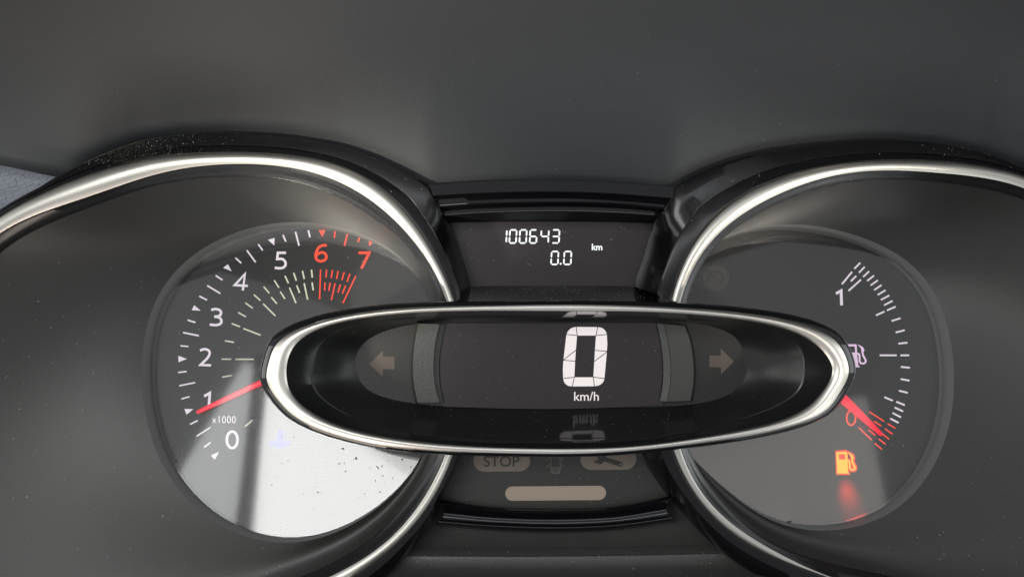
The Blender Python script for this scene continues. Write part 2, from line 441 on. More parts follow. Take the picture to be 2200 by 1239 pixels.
Rcont = [(1449, 403, 0), (1478, 386, 0), (1509, 370, 0), (1545, 355, 0), (1582, 343, 0), (1654.5, 324.5, 0), (1700, 318, 0), (1745, 312, 0), (1800, 307, 0), (1854.5, 303, 0), (1927, 302, 0), (1970, 305, 0), (2018, 310, 0), (2065, 318, 0), (2109, 328, 0), (2160, 345, 0), (2200, 363, 0), (2350, 430, 1), (2465, 590, 2), (2515, 800, 3), (2510, 1025, 4), (2425, 1235, 5), (2200, 1345, 8), (1955, 1335, 9), (1770, 1290, 8),
         (1443, 429, 0), (1428, 447, 1.2), (1416, 463, 3.6), (1411, 470, 5.5), (1404, 482, 15), (1382, 550, 17), (1360, 614, 18), (1405, 640, 10), (1415, 700, 13), (1405, 810, 16), (1390, 940, 15), (1380, 982, 15), (1436, 1066, 13), (1465, 1098, 11), (1488, 1125, 7), (1548, 1182, 4), (1640, 1242, 4)]
Lcc = polar(Lcont, LC, LR0, N_); Rcc = polar(Rcont, RC, RR0, N_)
def surround(ringo, cont, nm):
    rows = []
    for fr, dep, wy in ((0.0, -1.3, 0.0), (0.02, -1.6, 0.0), (0.06, -2.4, 0.0), (0.34, -1.5, 0.0), (0.37, -1.2, 0.0), (0.40, -1.6, 0.0), (0.70, -1.3, 0.3), (0.93, -0.9, 0.85), (1.0, 0.0, 1.0), (1.015, 5.0, 1.05)):
        row = []
        for k, (a, b) in enumerate(zip(ringo, cont)):
            up_ = max(0.0, -math.sin(2*math.pi*k/len(ringo))); up_ = up_*up_*(3-2*up_)      # the crowned profile fades out towards the sides
            dp = dep if up_ > 0.999 or fr < 0.05 or fr > 0.9 else dep*up_+(-2.4+1.2*max(0, fr-0.4))*(1-up_)
            row.append(P(a[0]+(b[0]-a[0])*fr, a[1]+(b[1]-a[1])*fr, dp+b[2]*wy))
        rows.append(row)
    v, f = cut_pod(*loft(rows))
    return mesh_obj(nm, v, f, M['surround'], sur, sharp=35)
v = [P(x, y, 66) for x, y in ((-500, 250), (1100, 330), (2700, 250), (2700, 1500), (-500, 1500))]+[P(x, y, 72) for x, y in ((-500, 250), (1100, 330), (2700, 250), (2700, 1500), (-500, 1500))]
mesh_obj('housing_back', v, [(0, 1, 2, 3, 4), (9, 8, 7, 6, 5)]+[(k, k+5, (k+1) % 5+5, (k+1) % 5) for k in range(5)], M['semi'], sur, smooth=False)
sl = surround(LO, Lcc, 'bezel_surround'); sr = surround(RO, Rcc, 'bezel_surround')
specks(sl, 4200, 0.02, 0.085, M['dust_tan'], sur, (160, 285, 600, 350), fibres=40, weight=lambda x, y: max(0.02, 1-abs(x-270)/150))
specks(sl, 420, 0.05, 0.22, M['dust'], sur, (150, 280, 930, 480), fibres=12, weight=lambda x, y: max(0.06, 1-abs(x-330)/230))
specks(sr, 130, 0.05, 0.22, M['dust'], sur, (1440, 300, 2200, 480), fibres=8, weight=lambda x, y: 0.15+0.85*(x > 2000))
def steps(rws, mat, nm, n=60, sharp=30):
    rows = []
    for pts, y in rws:
        r = resample(catmull(pts, 10), n); rows.append([P(q[0], q[1], y) for q in r])
    v, f = loft(rows, closed=False)
    return mesh_obj(nm, v, f, mat, sur, sharp=sharp)
ctop = steps([([(905, 399), (1041, 391), (1200, 388), (1328, 393.5), (1465, 404)], 6),
              ([(905, 399), (1041, 391), (1200, 388), (1328, 393.5), (1465, 404)], 0.5),
              ([(921, 421), (1041, 414), (1200, 411), (1328, 416), (1450, 426)], -0.5),
              ([(925, 424), (1041, 417), (1200, 413.5), (1328, 419), (1448, 429)], 0.8),
              ([(935, 443), (1041, 436), (1200, 433), (1328, 436), (1438, 446)], 2.0),
              ([(937, 446), (1041, 439), (1200, 435.5), (1328, 439), (1436, 449)], 1.6),
              ([(940, 449.5), (1041, 442), (1200, 438.5), (1328, 442), (1434, 452)], 3.5),
              ([(946, 462), (1041, 455), (1200, 451.5), (1328, 455), (1426, 462)], 4.5),
              ([(947, 465), (1041, 458.5), (1200, 455), (1328, 458.5), (1425, 465)], 4.2),
              ], M['gloss'], 'stepped_trim', sharp=60)
steps([([(947, 465), (1041, 458.5), (1200, 455), (1328, 458.5), (1425, 465)], 4.25), ([(953, 468), (1041, 462), (1200, 459.5), (1328, 462), (1419, 468)], 6.6), ([(967, 478), (1100, 477), (1200, 477), (1300, 477.5), (1406, 480)], 18.5)], M['dull'], 'display_hood')
clow = steps([
              ([(942, 1071), (1060, 1087), (1193, 1091), (1320, 1086), (1444, 1063)], 15),
              ([(942, 1073), (1060, 1090), (1193, 1094), (1320, 1089), (1444, 1065)], 11),
              ([(948, 1078), (1060, 1093), (1193, 1097), (1320, 1092), (1438, 1070)], 10.3),
              ([(950, 1082), (1060, 1096), (1193, 1100), (1320, 1095), (1436, 1074)], 10.8),
              ([(954, 1096), (1060, 1106), (1193, 1110), (1320, 1105), (1432, 1088)], 9.7),
              ([(954, 1098), (1060, 1108.5), (1193, 1112.5), (1320, 1107.5), (1432, 1090)], 9.3),
              ([(954, 1100.5), (1060, 1111), (1193, 1115), (1320, 1110), (1432, 1092.5)], 9.0),
              ([(954, 1103), (1060, 1114), (1193, 1118), (1320, 1113), (1432, 1095)], 8.85),
              ([(954, 1106), (1060, 1117), (1193, 1121), (1320, 1116), (1432, 1098)], 8.8),
              ([(948, 1112), (1060, 1122), (1193, 1126), (1320, 1121), (1438, 1104)], 8.6),
              ([(945, 1117), (1060, 1126), (1193, 1130), (1320, 1125), (1441, 1109)], 8.0),
              ([(943, 1119), (1060, 1128), (1193, 1132), (1320, 1127), (1443, 1111)], 7.75),
              ([(942, 1121), (1060, 1130), (1193, 1134), (1320, 1129), (1444, 1113)], 7.65),
              ([(941, 1123), (1060, 1132), (1193, 1136), (1320, 1131), (1445, 1115)], 7.9),
              ([(934, 1128), (1060, 1139), (1193, 1143), (1320, 1138), (1452, 1120)], 14)], M['gloss'], 'stepped_trim', sharp=60)

# ================================================================== steering column cover below the cluster
shr = thing('column_cover', 'matte dark grey steering column cover along the bottom edge with a dusty seam', 'cover')
rows = []
for pts, y in (([(760, 1060), (1000, 1075), (1193, 1080), (1400, 1075), (1700, 1050)], 24),
               ([(760, 1132), (1000, 1140), (1193, 1143), (1400, 1138), (1700, 1120)], 17),
               ([(760, 1170), (1000, 1172), (1193, 1172), (1400, 1169), (1700, 1160)], 13),
               ([(760, 1174), (1000, 1175), (1193, 1175), (1400, 1172), (1700, 1164)], 12),
               ([(760, 1188), (1000, 1190), (1193, 1190), (1400, 1187), (1700, 1180)], 9.0),
               ([(760, 1190), (1000, 1192), (1193, 1192), (1400, 1189), (1700, 1182)], 9.2),
               ([(760, 1193), (1000, 1195), (1193, 1195), (1400, 1192), (1700, 1185)], 10.5),
               ([(760, 1212), (1000, 1214), (1193, 1214), (1400, 1211), (1700, 1204)], 9.5),
               ([(760, 1224), (1000, 1226), (1193, 1226), (1400, 1223), (1700, 1216)], 7.5),
               ([(760, 1240), (1000, 1242), (1193, 1242), (1400, 1239), (1700, 1232)], 3.5),
               ([(740, 1300), (1000, 1300), (1193, 1300), (1400, 1300), (1700, 1300)], -20)):
    r = resample(catmull(pts, 10), 70); rows.append([P(q[0], q[1], y) for q in r])
v, f = loft(rows, closed=False)
shell = mesh_obj('shell', v, f, M['shroud'], shr, sharp=50)
specks(shell, 130, 0.06, 0.3, M['dust'], shr, (850, 1185, 1620, 1239), weight=lambda x, y: 1.0 if y < 1200 else 0.12)

# ================================================================== dials
def disc_plane(px, py, y, yaw, pitch):
    n = np.array([math.sin(yaw), -1.0, math.sin(pitch)]); n /= np.linalg.norm(n)
    return (P(px, py, y), n)
YAWL, PITL = math.radians(-4), math.radians(15)
YAWR, PITR = math.radians(3), math.radians(13)
planeL = disc_plane(615, 820, 26, YAWL, PITL)
planeR = disc_plane(1741, 808, 26, YAWR, PITR)
LD = fourier([(305, 790), (311, 720), (330, 655), (360, 605), (400, 562), (475, 511), (575, 483), (650, 478), (750, 492), (850, 548), (915, 622), (935, 700), (940, 810), (925, 930), (316, 900), (335, 970), (365, 1025), (430, 1095), (520, 1150), (600, 1163), (700, 1150), (800, 1100), (870, 1030)], (622, 818), 7, N_, 1e-5, (318, 342))
RD = fourier([(2048, 800), (2034, 690), (1990, 605), (1910, 535), (1800, 495), (1700, 482), (1600, 492), (1510, 540), (1455, 620), (1435, 720), (1432, 810), (1440, 900), (2043, 900), (2005, 1000), (1935, 1085), (1850, 1127), (1780, 1139), (1700, 1130), (1620, 1097), (1540, 1035), (1480, 970)], (1741, 808), 7, N_, 1e-5, (306, 330))

LENS_BOW = 0.5      # the clear windows are slightly hollow from top to bottom
def build_dial(root, ringo, ringi, wall, disc, plane, bulge=4.2):
    n = N_
    # bezel ring with rounded section
    rows = []
    for k in range(11):
        t = k/10
        rows.append([P(a[0]+(b[0]-a[0])*t, a[1]+(b[1]-a[1])*t, -1.4-0.2*0.156*np.hypot(*(a-b))*math.sin(math.pi*t)**0.85) for a, b in zip(ringo, ringi)])
    v, f = cut_pod(*loft(rows)); ring = mesh_obj('bezel_ring', v, f, M['silver'], root)
    # gloss inner wall with a small bead
    rows = []
    for t, y in ((0, -1.4), (0.03, 0.6), (0.12, 2.5), (0.5, 3.9), (0.95, 6.5), (1.0, 8.0), (1.02, 9.5)):
        rows.append([P(a[0]+(b[0]-a[0])*t, a[1]+(b[1]-a[1])*t, y) for a, b in zip(ringi, wall)])
    v, f = cut_pod(*loft(rows)); mesh_obj('inner_wall', v, f, M['semi'], root, sharp=45)
    # eccentric funnel
    A = [P(a[0], a[1], 8.4) for a in wall]; B = [PPl(b[0], b[1], plane, 0.0) for b in disc]
    rows = []
    for k in range(13):
        t = k/12
        rows.append([a+(b-a)*t+np.array([0, 1, 0])*2.5*math.sin(math.pi*t) for a, b in zip(A, B)])
    v, f = loft(rows); fun = mesh_obj('funnel', v, f, M['cone'], root)
    # recessed rim down to the face
    nrm = plane[1]; cen = np.mean(B, axis=0)
    rows = []
    side = -1.0 if cen[0] > 0 else 1.0
    shift = np.array([0.78*side, 0, 0.62]); shift = shift-nrm*np.dot(shift, nrm); shift *= 1.1
    for sc, dp, q in ((1.0, 0.0, 0), (0.9945, -0.9, .33), (0.989, -1.9, .66), (0.9835, -3.0, 1.0), (0.981, -6.6, 1.0)):
        rows.append([cen+(b-cen)*sc+nrm*dp+shift*q for b in B])
    v, f = loft(rows); rim = mesh_obj('rim', v, f, M['rim'], root)
    # dial face and clear window
    def disc_mesh(dp, sc, nm, mat, bow=0.0):
        c0 = cen+nrm*dp+shift; R_ = [cen+(b-cen)*sc+nrm*dp+shift for b in B]; v = [c0]; f = []
        rings = [k/12 for k in range(1, 13)] if bow else (0.33, 0.66, 1.0)
        for q in rings: v += [c0+(r-c0)*q for r in R_]
        up = np.array([0, 0, 1.0])-nrm*nrm[2]; up /= np.linalg.norm(up)
        if bow: v = [p+nrm*bow*(np.dot(p-c0, up)/55)**2 for p in v]
        for j in range(n): f.append((0, 1+j, 1+(j+1) % n))
        for q in range(len(rings)-1):
            for j in range(n):
                a = 1+q*n+j; b = 1+q*n+(j+1) % n; f.append((a, a+n, b+n, b))
        return mesh_obj(nm, v, f, mat, root)
    face = disc_mesh(-6.4, 0.9815, 'dial_face', M['face'])
    lens = disc_mesh(-3.6, 0.9838, 'lens', M['lens'], LENS_BOW)
    return ring, fun, face, lens

tach = thing('tachometer', 'round engine speed gauge at the left, numbered 0 to 7 with red 6 and 7', 'gauge')
fuel = thing('fuel_gauge', 'round fuel level gauge at the right with red needle near 0 and amber pump lamp', 'gauge')
tring, tfun, tface, tlens = build_dial(tach, LO, LI, LW, LD, planeL)
fring, ffun, fface, flens = build_dial(fuel, RO, RI, RW, RD, planeR)
def sub(pl, off): return (pl[0]+pl[1]*off, pl[1])
faceL = sub(planeL, -6.4); faceR = sub(planeR, -6.4)
needL = sub(planeL, -5.0); needR = sub(planeR, -5.0)

# ---- tachometer print
c3 = crop(300, 450, 3.996); c4 = crop(300, 740, 3.996)
def ticks(cr, segs, wd, mat, plane, parent, nm='tick_mark'):
    for (a, b, c, d) in segs:
        v, f = stroke([cr(a, b), cr(c, d)], wd, plane, 0.12)
        mesh_obj(nm, v, f, mat, parent, smooth=False)
W = M['white_tick']; G = M['green_tick']; R = M['red_tick']
ticks(c4, [(552, 880, 608, 838), (488, 785, 605, 710), (432, 683, 498, 650), (358, 465, 428, 445), (340, 352, 476, 325), (330, 238, 402, 230), (350, 10, 418, 15)], 2.9, W, faceL, tface)
ticks(c3, [(373, 1055, 508, 1082), (412, 948, 478, 968), (512, 743, 578, 776), (580, 652, 692, 720), (653, 566, 711, 605), (823, 415, 872, 460), (920, 350, 995, 452), (1018, 298, 1056, 350), (1230, 218, 1255, 275), (1338, 192, 1368, 310), (1448, 178, 1462, 238)], 3.4, W, faceL, tface)
ticks(c3, [(1678, 183, 1670, 243), (1786, 197, 1758, 312), (1892, 222, 1875, 278)], 3.2, R, faceL, tface)
ticks(c4, [(905, 700, 968, 648), (708, 278, 788, 264), (703, 124, 785, 124), (822, 125, 980, 125)], 2.4, G, faceL, tface)
ticks(c3, [(732, 1126, 810, 1138), (790, 978, 862, 1005), (890, 1020, 1038, 1077), (845, 882, 912, 920), (907, 800, 970, 846), (980, 730, 1036, 780), (1060, 808, 1165, 912), (1065, 662, 1113, 718), (1130, 752, 1178, 808), (1155, 607, 1195, 670), (1207, 704, 1247, 766), (1247, 568, 1277, 632), (1286, 670, 1342, 802), (1322, 543, 1345, 610), (1348, 650, 1373, 715), (1397, 525, 1413, 595), (1412, 632, 1442, 772), (1475, 516, 1482, 583), (1480, 625, 1490, 693)], 3.1, G, faceL, tface)
ticks(c3, [(1553, 514, 1545, 770), (1605, 516, 1600, 582), (1590, 626, 1588, 693), (1655, 520, 1645, 588), (1635, 628, 1625, 697), (1704, 528, 1690, 595), (1678, 632, 1646, 775), (1756, 538, 1736, 605), (1723, 643, 1703, 712), (1806, 550, 1780, 620), (1768, 652, 1740, 722), (1855, 570, 1745, 802)], 2.6, R, faceL, tface)
for cr, tri, mat in ((c4, [(612, 950), (680, 918), (645, 985)], W), (c4, [(384, 550), (460, 552), (402, 600)], W), (c4, [(333, 95), (404, 122), (333, 150)], W),
                     (c3, [(468, 820), (523, 867), (447, 863)], W), (c3, [(758, 469), (789, 529), (717, 500)], W), (c3, [(1102, 260), (1158, 244), (1155, 308)], W),
                     (c3, [(1537, 177), (1595, 177), (1567, 236)], R), (c3, [(1968, 256), (2021, 268), (1970, 313)], R)):
    v, f = prism([cr(*p) for p in tri], faceL, 0.12); mesh_obj('triangle_mark', v, f, mat, tface, smooth=False)
def ell(cx, cy, rx, ry, n=28, a0=0, a1=360, rot=0.0):
    out = []
    for i in range(n):
        t = math.radians(a0+(a1-a0)*i/(n if a1-a0 == 360 else n-1))
        x, y = rx*math.cos(t), ry*math.sin(t)
        out.append((cx+x*math.cos(rot)-y*math.sin(rot), cy+x*math.sin(rot)+y*math.cos(rot)))
    return out
def numeral(cr, paths, wd, mat, plane, parent, closed=False, nm='numeral'):
    gs = []
    for i, p in enumerate(paths):
        gs.append(stroke([cr(*q) for q in p], wd, plane, 0.12, closed=closed, base=0.02*i))
    v, f = geo_merge(gs); return mesh_obj(nm, v, f, mat, parent, smooth=False)
cat = lambda p, m=6: [tuple(q) for q in catmull(p, m)]
numeral(c3, [[(1256, 371), (1187, 371), (1180, 425)]+cat([(1180, 425), (1222, 424), (1248, 446), (1252, 472), (1236, 496), (1200, 504), (1160, 499)])[1:]], 5.2, W, faceL, tface)
numeral(c3, [cat([(1606, 307), (1570, 308), (1533, 332), (1512, 385), (1520, 428), (1555, 443), (1592, 430), (1603, 402), (1590, 376), (1560, 368), (1528, 382), (1514, 400)])], 5.2, R, faceL, tface)['label'] = 'red numeral 6'
numeral(c3, [[(1880, 371), (1971, 371), (1904, 506)]], 5.2, R, faceL, tface)['label'] = 'red numeral 7'
numeral(c3, [[(885, 694), (904, 552), (816, 648), (928, 655)]], 5.0, W, faceL, tface)
numeral(c3, [cat([(614, 860), (655, 853), (690, 866), (698, 890), (682, 912), (640, 919)]), cat([(642, 919), (682, 926), (701, 950), (694, 978), (655, 991), (602, 986)])], 5.2, W, faceL, tface)
numeral(c4, [cat([(518, 50), (556, 38), (592, 50), (600, 78), (580, 116), (522, 174)])+[(612, 177)]], 5.0, W, faceL, tface)
numeral(c4, [[(553, 442), (602, 414), (594, 525)]], 5.4, W, faceL, tface)
numeral(c4, [ell(794, 815, 46, 71)], 5.2, W, faceL, tface, closed=True)
v, f = text_geo('x1000', (455.5, 893, 506.5, 908.5), faceL, 0.1, bold=-0.004, spacing=1.08); mesh_obj('lettering', v, f, M['white_tick'], tface, smooth=False)
# coolant lamp symbol: thermometer over waves
gs = [stroke([(601, 923), (601, 949)], 8.5, faceL, 0.1), prism(ell(601, 950, 8.5, 8), faceL, 0.14),
      stroke([(609, 927), (614, 927)], 2.4, faceL, 0.1), stroke([(609, 934), (614, 934)], 2.4, faceL, 0.1), stroke([(609, 941), (614, 941)], 2.4, faceL, 0.1)]
for k, yy in enumerate((950, 957)):
    gs.append(stroke(cat([(578, yy), (585, yy-3), (592, yy+1), (601, yy+2), (610, yy+1), (617, yy-3), (624, yy)]), 4.0, faceL, 0.1, base=0.05+0.05*k))
v, f = geo_merge(gs); mesh_obj('coolant_lamp', v, f, M['bluelamp'], tface, smooth=False)
# faint unlit lamp symbols under the pod
gs = [stroke([(750, 940), (750, 973), (793, 973), (793, 940)], 2.4, faceL, 0.08)]
v, f = geo_merge(gs); mesh_obj('battery_lamp', v, f, M['ghost_faint'], tface, smooth=False)
gs = [stroke(ell(852, 968, 17, 18), 2.6, faceL, 0.08, closed=True), stroke(ell(852, 968, 24, 24, 14, -50, 50), 2.4, faceL, 0.08), stroke(ell(852, 968, 24, 24, 14, 130, 230), 2.4, faceL, 0.08), stroke([(852, 958), (852, 972)], 3, faceL, 0.08), stroke([(852, 975), (852, 979)], 3, faceL, 0.08)]
v, f = geo_merge(gs); mesh_obj('brake_lamp', v, f, M['ghost_faint'], tface, smooth=False)
# needle: a tapered wedge with a raised spine, from its tip to the hub under the pod
def needle(root, tip, hub, w0, w1, plane, mat, h=1.0):
    tip = np.array(tip, float); hub = np.array(hub, float); d = (hub-tip)/np.linalg.norm(hub-tip); nn = np.array([-d[1], d[0]])
    v = []; nrm = plane[1]
    tt = [0, 0.02, 0.06, 0.3, 0.6, 1.0]; ww = [w0*0.45, w0*0.9, w0, w0+(w1-w0)*.3, w0+(w1-w0)*.6, w1]
    for t, wd in zip(tt, ww):
        c = tip+(hub-tip)*t
        for q, hh in ((-.5, 0), (-.42, h*.6), (-.12, h), (.12, h), (.42, h*.6), (.5, 0)):
            p = c+nn*wd*q; v.append(PPl(p[0], p[1], plane, hh))
    v, f = loft([v[i*6:(i+1)*6] for i in range(len(tt))], closed=True)
    f.append(tuple(range(6)))
    return mesh_obj('needle', v, f, mat, root, smooth=True, sharp=25)
nl = needle(tach, (422, 886), (640, 785), 9, 13.5, needL, M['needle'])
v, f = prism(ell(645, 783, 40, 40), needL, 4.0, 0.0); mesh_obj('needle_hub', v, f, M['semi'], nl, smooth=False)
specks(tlens, 190, 0.05, 0.26, M['dust'], tach, (305, 480, 930, 1165), fibres=10)
specks(tlens, 70, 0.12, 0.34, M['spot'], tach, (560, 880, 900, 1160), name='grime')
specks(tlens, 30, 0.36, 0.7, M['spot'], tach, (570, 890, 900, 1060), name='grime', weight=lambda x, y: 1.0 if (x > 790 and y > 990) else 0.25)
specks(tlens, 330, 0.04, 0.17, M['dust'], tach, (490, 790, 570, 1160), fibres=60)
specks(tfun, 150, 0.06, 0.3, M['dust'], tach, (0, 560, 900, 1239), fibres=5)

# ---- fuel gauge print
r1 = crop(1650, 480, 3.996); r2 = crop(1650, 760, 3.996)
ticks(r1, [(792, 337, 742, 388), (830, 372, 782, 422), (868, 410, 818, 458), (910, 447, 852, 492), (943, 487, 882, 530), (975, 528, 912, 570), (1010, 572, 942, 612), (1042, 617, 970, 654), (1070, 663, 998, 700), (1096, 713, 1022, 745), (722, 415, 635, 520), (758, 450, 712, 495), (798, 482, 692, 577), (1000, 755, 928, 787), (1138, 812, 1062, 836), (1174, 915, 1097, 934), (1197, 1022, 1120, 1030), (1212, 1130, 1138, 1130), (1105, 1130, 960, 1130)], 3.7, W, faceR, fface)
ticks(r2, [(1142, 110, 1218, 118), (1140, 214, 1215, 228), (1125, 314, 1200, 333), (1102, 409, 1175, 438), (1000, 370, 1072, 400), (1088, 458, 1160, 492), (1070, 505, 1142, 542), (1050, 553, 1122, 590)], 3.7, W, faceR, fface)
ticks(r2, [(1028, 597, 1095, 637), (870, 495, 998, 577), (910, 575, 973, 617), (1005, 640, 1070, 687), (980, 682, 1040, 730), (865, 650, 920, 697), (780, 630, 892, 738), (950, 727, 1010, 773), (918, 765, 978, 817)], 2.6, R, faceR, fface)
numeral(r1, [[(584, 601), (628, 577), (632, 702)]], 5.8, W, faceR, fface)
numeral(r2, [ell(714, 548, 38, 62)], 3.6, R, faceR, fface, closed=True)['label'] = 'red numeral 0'
def pump(cr, plane, mat, body, window, hose, nozzle, wd, nm, parent, th=0.12, grow=0):
    gs = [prism([cr(*p) for p in body], plane, th, holes=[[cr(*p) for p in window]]),
          stroke([cr(*p) for p in cat(hose)], wd, plane, th*0.9), prism([cr(*p) for p in nozzle], plane, th*0.8)]
    v, f = geo_merge(gs); return mesh_obj(nm, v, f, mat, parent, smooth=False)
cp = crop(1770, 720, 15.48)
pump(cp, faceR, M['lavender'], [(700, 295), (1075, 295), (1095, 330), (1105, 590), (1150, 1010), (1195, 1025), (1185, 1060), (760, 1060), (720, 1000)], [(760, 365), (1030, 365), (1045, 570), (775, 570)],
     [(1095, 600), (1160, 620), (1190, 680), (1190, 830), (1225, 915), (1310, 935), (1385, 890), (1385, 810), (1320, 690), (1285, 560), (1275, 470)], [(1125, 310), (1180, 318), (1310, 400), (1355, 500), (1310, 545), (1265, 540), (1250, 450), (1190, 370)], 3.8, 'pump_symbol', fface)
ca = crop(1770, 950, 13.77)
pbody = [(370, 285), (660, 270), (690, 310), (715, 870), (755, 885), (755, 912), (398, 912), (398, 870)]
pwin = [(437, 343), (630, 338), (636, 500), (447, 500)]
phose = [(700, 520), (745, 545), (765, 610), (765, 730), (800, 790), (850, 805), (905, 790), (920, 730), (880, 650), (845, 560), (835, 470)]
pnoz = [(710, 285), (760, 300), (850, 370), (895, 460), (860, 490), (822, 490), (805, 410), (760, 350)]
lamp = pump(ca, faceR, M['amber'], pbody, pwin, phose, pnoz, 3.3, 'low_fuel_lamp', fface, 0.2)
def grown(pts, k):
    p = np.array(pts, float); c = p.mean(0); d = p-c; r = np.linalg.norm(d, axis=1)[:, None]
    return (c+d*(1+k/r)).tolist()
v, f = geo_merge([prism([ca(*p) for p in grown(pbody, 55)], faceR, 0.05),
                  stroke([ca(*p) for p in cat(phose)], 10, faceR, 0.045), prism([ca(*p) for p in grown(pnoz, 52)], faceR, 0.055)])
mesh_obj('lamp_halo', v, f, M['amber_halo'], lamp, smooth=False).parent = fface  # the lamp's red glow, painted as a glowing outline beneath it
sp = bpy.data.lights.new('lamp_spill', 'SPOT'); sp.energy = 0.42; sp.color = (1.0, 0.05, 0.02); sp.spot_size = math.radians(37); sp.spot_blend = 1.0; sp.shadow_soft_size = 0.002
spo = bpy.data.objects.new('lamp_spill', sp); COL.objects.link(spo); spo.parent = fuel
_a = PPl(1826, 1000, faceR, 7.5); _b = PPl(1824, 1066, faceR, 0.0)
spo.location = Vector(_a)*MM; spo.rotation_euler = Vector(_b-_a).to_track_quat('-Z', 'Y').to_euler()
# faint cruise control lamp
v, f = prism(ell(1538, 597, 29, 28, 32), faceR, 0.03); mesh_obj('cruise_lamp', v, f, M['ghost_faint'], fface, smooth=False)
gs = [stroke(ell(1538, 598, 16, 15, 20, -200, 60), 2, faceR, 0.05, base=0.05), stroke([(1538, 598), (1526, 588)], 2, faceR, 0.05, base=0.06), stroke([(1520, 580), (1528, 587)], 2.5, faceR, 0.05, base=0.05)]
v, f = geo_merge(gs); mesh_obj('cruise_symbol', v, f, M['face'], fface, smooth=False)
nf = needle(fuel, (1895, 934), (1740, 790), 10, 30, needR, M['needle_hot'])
v, f = prism(ell(1735, 785, 40, 40), needR, 4.0, 0.0); mesh_obj('needle_hub', v, f, M['semi'], nf, smooth=False)
specks(flens, 130, 0.05, 0.26, M['dust'], fuel, (1480, 900, 2000, 1140), fibres=10)
specks(ffun, 110, 0.05, 0.26, M['dust'], fuel, (1500, 900, 2200, 1239), fibres=4)

# ================================================================== odometer display in the centre well
odo = thing('odometer_display', 'small dark distance display above the pod reading 100643 and 0.0 km', 'display')
scr = flat(18.2)
v, f = prism([(962, 474), (1410, 476), (1364, 620), (1006, 620)], scr, 0.3, -0.3)
oscr = mesh_obj('screen', v, f, M['lcd'], odo, smooth=False)
rows = []
for pts, y in (([(1004, 615), (1050, 613), (1200, 612.5), (1320, 613), (1366, 615)], 19.0), ([(1003, 617), (1050, 615), (1200, 614), (1320, 615), (1368, 617)], 17.6),
               ([(997, 632), (1200, 630), (1392, 632)], 6), ([(985, 648), (1200, 648), (1455, 648)], -8), ([(985, 660), (1200, 660), (1455, 660)], -8)):
    r = resample(catmull(pts, 6), 40); rows.append([P(q[0], q[1], y) for q in r])
v, f = loft(rows, closed=False); ofl = mesh_obj('well_floor', v, f, M['gloss'], odo, sharp=40)
specks(ofl, 240, 0.04, 0.16, M['dust'], odo, (990, 612, 1450, 646), fibres=16)
specks(oscr, 30, 0.06, 0.3, M['dust'], odo, (970, 480, 1400, 612), fibres=4)
o5 = crop(850, 360, 3.137)
SEG = {'0': 'abcdef', '1': 'bc', '6': 'acdefg', '4': 'bcfg', '3': 'abcdg'}
def seven(ch, x0, y0, x1, y1, wd, sl):
    """seven segment digit as separate bars with pointed ends (crop pixels)"""
    def pt(u, t): return (x0+(x1-x0)*u+sl*(1-t), y0+(y1-y0)*t)
    e = {'a': ((0, 0), (1, 0)), 'b': ((1, 0), (1, .5)), 'c': ((1, .5), (1, 1)), 'd': ((0, 1), (1, 1)), 'e': ((0, .5), (0, 1)), 'f': ((0, 0), (0, .5)), 'g': ((0, .5), (1, .5))}
    out = []
    for s_ in SEG[ch]:
        a = np.array(pt(*e[s_][0])); b = np.array(pt(*e[s_][1])); d = (b-a)/np.linalg.norm(b-a); n = np.array([-d[1], d[0]])
        a = a+d*2.5; b = b-d*2.5
        out.append([tuple(a), tuple(a+d*wd*.5+n*wd/2), tuple(b-d*wd*.5+n*wd/2), tuple(b), tuple(b-d*wd*.5-n*wd/2), tuple(a+d*wd*.5-n*wd/2)])
    return out
for ch, x0, x1, y0, y1 in (('1', 722, 745, 420, 506), ('0', 766, 811, 420, 508), ('0', 834, 879, 420, 508), ('6', 903, 948, 420, 508), ('4', 978, 1028, 420, 508), ('3', 1052, 1100, 420, 508), ('0', 1047, 1093, 565, 652), ('0', 1133, 1180, 565, 652)):
    gs = [prism([o5(*p) for p in pl], scr, 0.06) for pl in seven(ch, x0, y0, x1, y1, 10.0, 5)]
    v, f = geo_merge(gs); mesh_obj('digit', v, f, M['odo_white'], oscr, smooth=False)
v, f = prism([o5(*p) for p in ell(1112, 648, 6.5, 6.5, 14)], scr, 0.06); mesh_obj('decimal_point', v, f, M['odo_white'], oscr, smooth=False)
v, f = text_geo('km', (1271.5, 523.5, 1294, 537.5), scr, 0.06, bold=0.02); mesh_obj('lettering', v, f, M['odo_white'], oscr, smooth=False)

# ================================================================== warning lamp panel under the pod
wp = thing('warning_lamp_panel', 'grey panel below the pod with unlit STOP and spanner lamps and a long blank bar', 'panel')
wpl = flat(14.4)
v, f = prism([(985, 930), (1380, 930), (1380, 976), (1440, 1067), (1380, 1081), (1300, 1091), (1193, 1096), (1080, 1092), (1000, 1084), (940, 1075), (968, 1030), (988, 980)], wpl, 0.3, -0.3)
wpan = mesh_obj('panel', v, f, M['warnpanel'], wp, smooth=False)
def capsule(x0, y0, x1, y1, sk=0.0, n=12):
    r = (y1-y0)/2; out = []
    for i in range(n+1):
        t = math.pi/2+math.pi*i/n; out.append((x0+r+r*math.cos(t), (y0+y1)/2-r*math.sin(t)))
    for i in range(n+1):
        t = -math.pi/2+math.pi*i/n; out.append((x1-r+r*math.cos(t), (y0+y1)/2-r*math.sin(t)))
    return [(x, y-sk*(x-(x0+x1)/2)) for x, y in out]
def part_prism(nm, pts, mat, parent, pl, th=0.1, base=0.0):
    v, f = prism(pts, pl, th, base); return mesh_obj(nm, v, f, mat, parent, smooth=False)
stop = part_prism('stop_lamp', capsule(1017, 966, 1139, 1012, 0.006), M['pill_dark'], wp, wpl)
